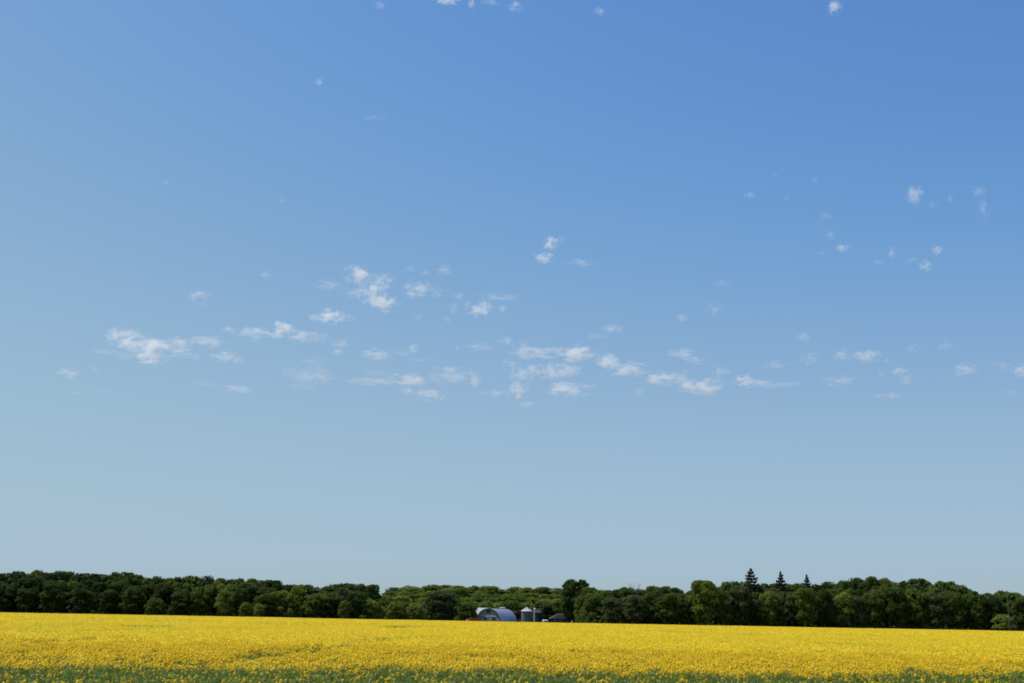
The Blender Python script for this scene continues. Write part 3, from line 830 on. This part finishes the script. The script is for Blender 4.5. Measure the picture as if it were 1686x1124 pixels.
# wooded rise behind the farm, rows from low to high
for ri, (d0, dy, tones, xa, xb) in enumerate(((560, 24, ('light', 'light', 'mid'), 700, 935), (600, 17, ('light', 'mid', 'light'), 690, 945), (645, 9, ('light', 'mid', 'mid'), 640, 950), (700, 0, ('mid', 'mid', 'light', 'dark'), 640, 1000))):
    x = xa + random.uniform(0, 10)
    while x < xb:
        tree(x, prof(CSKY, x) + dy + random.uniform(-2, 3), random.uniform(42, 62), random.choice(['mound', 'bush', 'mound', 'mound']), random.choice(tones), d0 + random.uniform(-8, 8), 'rise %d' % ri)
        x += random.uniform(17, 27)

# bare twigs standing above the right wood
def dead_tree():
    p = base(1046, 482); top = at(1048, 956, 482).z
    root = empty('dead_tree', p); tag(root, 'bare grey dead tree tips poking above the right wood', 'tree')
    r = random.Random(4); bm = nb(); bm_cyl(bm, (0, 0, 0), (.3, 0, top * .6), .2, .12, 7)
    part('trunk', bm, DEADWOOD, root)
    for k in range(9):
        s = Vector((.3, 0, top * .6)); e = Vector((r.uniform(-3.4, 2.6), r.uniform(-1, 1), top * r.uniform(.9, 1.0)))
        bm = nb(); mm = s.lerp(e, .5) + Vector((0, 0, -.3)); bm_cyl(bm, s, mm, .1, .07, 5); bm_cyl(bm, mm, e, .07, .03, 5)
        bm_cyl(bm, mm, mm + Vector((r.uniform(-1, 1), 0, 1.4)), .05, .02, 4)
        part('branch', bm, DEADWOOD, root)
dead_tree()

# labels by row and place
ROWTXT = {'left skyline': ('in the skyline of the left wood', None), 'left middle': ('in the middle row of the left wood', None), 'left front': ('in the front row of the left wood', None),
          'right skyline': ('in the skyline of the right wood', None), 'right middle': ('in the middle row of the right wood', None), 'right front': ('in the front row of the right wood', None),
          'rise 0': ('in the lowest row behind the farm', None), 'rise 1': ('in the second row behind the farm', None), 'rise 2': ('in the third row behind the farm', None), 'rise 3': ('in the top row behind the farm', None)}
TONETXT = {'dark': 'dark green', 'mid': 'medium green', 'light': 'pale green', 'grey': 'grey-green'}
KINDTXT = {'oak': 'rounded', 'tall': 'upright', 'bush': 'bushy', 'mound': 'domed', 'loose': 'open'}
def label_trees():
    for row, (txt, _) in ROWTXT.items():
        ts = sorted([t for t in TREES if t['row'] == row], key=lambda t: t['px'])
        for i, t in enumerate(ts):
            if t['kind'] == 'bush': t['o'].name = 'broadleaf_tree'
            tag(t['o'], '%s %s tree, %s from the left %s' % (TONETXT[t['tone']], KINDTXT[t['kind']], ordinal(i + 1), txt), 'tree', 'trees of the ' + ('left wood' if 'left' in row else 'right wood' if 'right' in row else 'rise behind the farm'))
    for t in TREES:
        if t['row'] == 'own':
            k = t['kind']
            tag(t['o'], t['label'], 'bush' if k == 'bush' else 'tree', 'spruces above the right wood' if k == 'spruce' else 'bushes before the woods' if k == 'bush' else None)
def undergrowth():
    n = 16000; x = rng.uniform(-230, 230, n); y = rng.uniform(467, 500, n)
    gap = (x > -62) & (x < 27)
    x = x[~gap]; y = y[~gap]; n = len(x)
    z = rng.uniform(.1, 1, n) ** 1.2 * (2.2 + 3.0 * vnoise(x * .12, y * .12, 8))
    n2 = 5000; x2 = rng.uniform(-75, 45, n2); y2 = rng.uniform(548, 575, n2)
    z2 = rng.uniform(.1, 1, n2) * (1.5 + 2.0 * vnoise(x2 * .12, y2 * .12, 6)) + np.array([ground_z(a, b) for a, b in zip(x2, y2)])
    C = np.concatenate([np.stack([x, y, z], 1), np.stack([x2, y2, z2], 1)])
    me = quad_mesh('undergrowth', [(rand_quads(C, rng.uniform(.7, 1.3, len(C)), np.tile([0, -.3, .7], (len(C), 1)), .6), 0)], [LEAF['dark']])
    tag(link_mesh('undergrowth', me), 'dark undergrowth filling the floor of the woods', 'undergrowth', None, 'stuff')
undergrowth()

def verge_grass():
    n = 14000; x = rng.uniform(-225, 225, n); y = FIELD_END + rng.uniform(.5, 5.5, n)
    h = (.35 + .9 * vnoise(x * .15, y * .3, 3)) * rng.uniform(.5, 1.1, n)
    a = rng.uniform(0, 6.283, n); wv = np.stack([np.cos(a), np.sin(a), 0 * a], 1) * .05; lean = rng.normal(0, .12, (n, 2))
    B = np.stack([x, y, np.zeros(n)], 1); T = B + np.stack([lean[:, 0], lean[:, 1], h], 1)
    V = np.stack([B - wv, B + wv, T + wv * .3, T - wv * .3], 1).reshape(-1, 3)
    m = leafy_mat('tall_verge_grass', (.09, .12, .03), (.22, .20, .10), .2, .15)
    me = quad_mesh('verge_grass', [(V, 0)], [m])
    tag(link_mesh('verge_grass', me), 'strip of tall grass between the crop and the woods', 'grass', None, 'stuff')
verge_grass()
# ------------------------------------------------------------------ clouds
CLOUD_H = 1500.0
CLOUDS = [  # photo x, y, apparent width, height, thickness
(588,453,30,22,.9),(628,466,30,20,.85),(613,487,30,30,.9),(633,499,34,20,.9),(583,484,30,12,.4),(540,470,40,14,.45),
(517,525,16,12,.5),(545,521,30,18,.95),(572,523,18,9,.4),(437,453,16,9,.45),(329,485,26,9,.55),(317,491,12,9,.45),
(334,503,12,6,.3),(462,544,28,20,.95),(499,554,36,14,.7),(528,555,24,12,.35),(376,543,18,12,.45),(417,549,40,15,.75),
(342,563,36,13,.7),(206,549,36,14,.7),(188,555,20,16,.7),(223,566,34,18,.9),(203,566,18,10,.7),(251,576,36,26,.95),
(269,566,30,14,.7),(296,564,28,11,.8),(296,578,30,12,.7),(244,594,22,8,.8),(173,578,30,7,.4),(210,584,34,9,.45),
(371,586,30,12,.75),(392,592,16,9,.45),(321,587,14,10,.3),(560,566,22,10,.6),(553,578,18,8,.55),(620,583,38,14,.75),
(115,613,28,11,.6),(156,606,8,7,.35),(175,643,12,5,.35),(392,639,34,9,.65),(344,632,34,6,.25),(512,616,60,20,.55),
(519,594,32,12,.3),(495,635,34,8,.35),(618,627,60,10,.65),(625,614,36,8,.35),(127,646,12,5,.25),
(907,401,18,16,.85),(896,425,24,13,.85),(924,395,10,10,.3),(957,433,36,10,.4),(731,446,22,12,.45),(675,443,14,10,.3),
(701,450,14,9,.3),(688,476,34,20,.7),(677,487,12,9,.5),(718,483,20,14,.3),(755,487,11,8,.55),(791,511,28,20,.9),
(828,509,12,12,.5),(823,490,46,11,.45),(748,508,14,14,.4),(768,503,8,11,.4),(736,526,16,8,.4),(688,523,14,9,.3),
(1123,524,17,9,.55),(1176,511,20,18,.35),(1007,542,28,11,.6),(834,561,20,11,.5),(985,554,30,10,.3),(879,579,62,17,.75),
(862,567,14,10,.5),(949,581,42,20,.95),(791,570,36,10,.45),(753,573,8,9,.3),(680,573,14,13,.55),(663,581,18,9,.35),
(690,592,36,5,.3),(999,593,28,16,.9),(1032,607,46,18,.9),(839,598,24,12,.4),(856,616,24,18,.75),(879,609,22,18,.75),
(911,612,28,20,.85),(936,609,28,18,.8),(672,624,44,14,.9),(743,616,54,22,.65),(783,627,13,15,.75),(853,642,27,20,.9),
(866,665,24,8,.55),(813,646,34,9,.5),(914,639,20,16,.8),(936,641,42,17,.9),(967,635,20,7,.6),(673,643,18,8,.7),
(708,648,32,14,.85),(1087,622,44,17,.9),(1122,624,28,18,.7),(1155,636,46,20,.95),(1185,611,22,18,.5),(1122,581,32,12,.6),
(1143,592,28,9,.7),(1050,646,20,16,.35),
(1235,322,14,10,.4),(1275,289,10,7,.25),(1341,296,8,8,.25),(1294,326,8,8,.25),(1506,321,18,22,.75),(1536,338,12,12,.25),
(1565,328,8,8,.4),(1611,315,18,12,.4),(1620,344,12,22,.3),(1360,356,16,9,.3),(1368,388,10,10,.5),(1387,409,14,11,.65),
(1352,418,9,5,.3),(1468,417,10,13,.55),(1543,413,14,14,.7),(1524,438,14,14,.7),(1500,428,16,9,.25),(1447,432,14,9,.25),
(1191,467,24,9,.3),(1321,556,18,10,.5),(1385,583,22,16,.6),(1426,586,32,17,.75),(1334,589,22,14,.5),(1277,599,30,10,.5),
(1502,573,20,14,.3),(1555,568,18,11,.35),(1459,591,8,8,.35),(1228,626,24,14,.95),(1252,630,24,11,.75),(1285,632,44,9,.45),
(1381,626,40,12,.65),(1483,610,20,9,.7),(1491,624,20,12,.5),(1448,650,18,6,.6),(1470,649,20,7,.65),(1588,607,26,14,.8),
(1679,610,18,14,.85),(1647,601,22,12,.35),(1663,646,22,7,.35),(1451,616,10,8,.35),
(1375,12,16,16,.75),(736,2,26,8,.8),(777,6,8,12,.7),(848,10,18,14,.45),(626,10,14,10,.35),(987,19,13,9,.5),
(525,136,9,8,.45),(620,194,24,8,.25),(273,302,5,7,.35),(465,330,7,6,.3),(808,4,22,8,.35)]

def ordinal(n):
    words = ['first','second','third','fourth','fifth','sixth','seventh','eighth','ninth','tenth','eleventh','twelfth','thirteenth',
             'fourteenth','fifteenth','sixteenth','seventeenth','eighteenth','nineteenth','twentieth']
    tens = {20:'twenty',30:'thirty',40:'forty',50:'fifty'}
    if n <= 20: return words[n-1]
    if n % 10 == 0: return {30:'thirtieth',40:'fortieth',50:'fiftieth'}[n]
    return tens[n//10*10] + '-' + words[n%10-1]

def build_clouds():
    m, N, L = mat('cloud_vapour')
    tc = N.new('ShaderNodeTexCoord'); oi = N.new('ShaderNodeObjectInfo'); sep = N.new('ShaderNodeSeparateColor')
    L.new(oi.outputs['Color'], sep.inputs[0])
    ln = N.new('ShaderNodeVectorMath'); ln.operation = 'LENGTH'; L.new(tc.outputs['Object'], ln.inputs[0])
    seed = N.new('ShaderNodeMath'); seed.operation = 'MULTIPLY'; L.new(oi.outputs['Random'], seed.inputs[0]); seed.inputs[1].default_value = 90.0
    no = N.new('ShaderNodeTexNoise'); no.noise_dimensions = '4D'
    L.new(tc.outputs['Object'], no.inputs['Vector']); L.new(seed.outputs[0], no.inputs['W'])
    no.inputs['Scale'].default_value = 2.6; no.inputs['Detail'].default_value = 5.0; no.inputs['Roughness'].default_value = 0.62
    # density = clamp(noise*a + (1-r)*b - c)
    a = N.new('ShaderNodeMath'); a.operation = 'MULTIPLY_ADD'; L.new(ln.outputs['Value'], a.inputs[0]); a.inputs[1].default_value = -1.0; a.inputs[2].default_value = 0.85
    b = N.new('ShaderNodeMath'); b.operation = 'MULTIPLY_ADD'; L.new(no.outputs[0], b.inputs[0]); b.inputs[1].default_value = 4.2; b.inputs[2].default_value = -2.35
    c = N.new('ShaderNodeMath'); c.operation = 'ADD'; L.new(a.outputs[0], c.inputs[0]); L.new(b.outputs[0], c.inputs[1])
    mr = N.new('ShaderNodeMapRange'); mr.interpolation_type = 'SMOOTHSTEP'; L.new(c.outputs[0], mr.inputs[0])
    mr.inputs[1].default_value = 0.0; mr.inputs[2].default_value = 0.75; mr.inputs[3].default_value = 0.0; mr.inputs[4].default_value = 0.2
    # keep the rim of the shape empty
    rim = N.new('ShaderNodeMapRange'); rim.interpolation_type = 'SMOOTHSTEP'; L.new(ln.outputs['Value'], rim.inputs[0])
    rim.inputs[1].default_value = 0.98; rim.inputs[2].default_value = 0.6; rim.inputs[3].default_value = 0.0; rim.inputs[4].default_value = 1.0
    d0 = N.new('ShaderNodeMath'); d0.operation = 'MULTIPLY'; L.new(mr.outputs[0], d0.inputs[0]); L.new(rim.outputs[0], d0.inputs[1])
    d = N.new('ShaderNodeMath'); d.operation = 'MULTIPLY'; L.new(d0.outputs[0], d.inputs[0]); L.new(sep.outputs[0], d.inputs[1])
    pv = N.new('ShaderNodeVolumePrincipled')
    pv.inputs['Color'].default_value = (1, 1, 1, 1)
    pv.inputs['Anisotropy'].default_value = 0.25
    L.new(d.outputs[0], pv.inputs['Density'])
    out = N.new('ShaderNodeOutputMaterial'); L.new(pv.outputs[0], out.inputs['Volume'])
    # lumpy closed shapes
    meshes = []
    for k in range(6):
        bm = bmesh.new(); bmesh.ops.create_icosphere(bm, subdivisions=3, radius=1.0)
        dirs = [Vector((random.gauss(0,1), random.gauss(0,1), random.gauss(0,1))).normalized() for _ in range(9)]
        for v in bm.verts:
            n = v.co.normalized(); b_ = max(max(0.0, n.dot(q)) ** 6 for q in dirs)
            v.co = n * (0.84 + 0.16 * b_)
        me = bpy.data.meshes.new('cloud'); bm.to_mesh(me); bm.free(); me.materials.append(m); meshes.append(me)
    rows = [(-99, 60, 'along the top photo edge'), (60, 370, 'in the empty high sky'), (370, 462, 'in the sparse topmost row'),
            (462, 512, 'in the second cloud row'), (512, 562, 'in the third cloud row'), (562, 590, 'in the fourth cloud row'),
            (590, 622, 'in the fifth cloud row'), (622, 638, 'in the sixth cloud row'), (638, 700, 'in the lowest cloud row')]
    for lo, hi, where in rows:
        inrow = sorted([c_ for c_ in CLOUDS if lo <= c_[1] < hi])
        for i, (px, py, cw, ch, op) in enumerate(inrow):
            d_ = ray(px, py)
            P = EYE + d_ * (CLOUD_H / d_.z)
            dist = (P - EYE).length
            ppm = dist / FPX
            K = 2.2
            sx = cw * ppm / 2 * K
            e = math.asin(d_.z)
            hh = ch * ppm / 2 * K
            sy = min(sx * 1.1, hh / math.sin(e) * 0.9)
            sz = math.sqrt(max(hh * hh - (sy * math.sin(e)) ** 2, (0.35 * hh) ** 2)) / math.cos(e)
            o = bpy.data.objects.new('cloud', meshes[(i * 5 + int(py)) % 6])
            COL.objects.link(o)
            o.location = P
            o.scale = (sx, sy, sz)
            o.rotation_euler = (0, 0, -math.atan2(d_.x, d_.y) + random.uniform(-.2, .2))
            path = 1.0 / math.sqrt((math.cos(e) / sy) ** 2 + (math.sin(e) / sz) ** 2)
            tau = CLOUD_TAU * (-math.log(1 - op * 0.96))
            o.color = (tau / path, 0, 0, 1)
            look = ('bright white' if op > .7 else 'soft pale' if op > .42 else 'faint thin')
            shape = ('long streaky' if cw > 2.6 * ch else 'puffy' if cw > 22 else 'tiny')
            tag(o, '%s %s cloud, %s from left %s' % (look, shape, ordinal(i + 1), where), 'cloud', 'small scattered clouds in the blue sky')
CLOUD_TAU = 4.4
build_clouds()
label_trees()
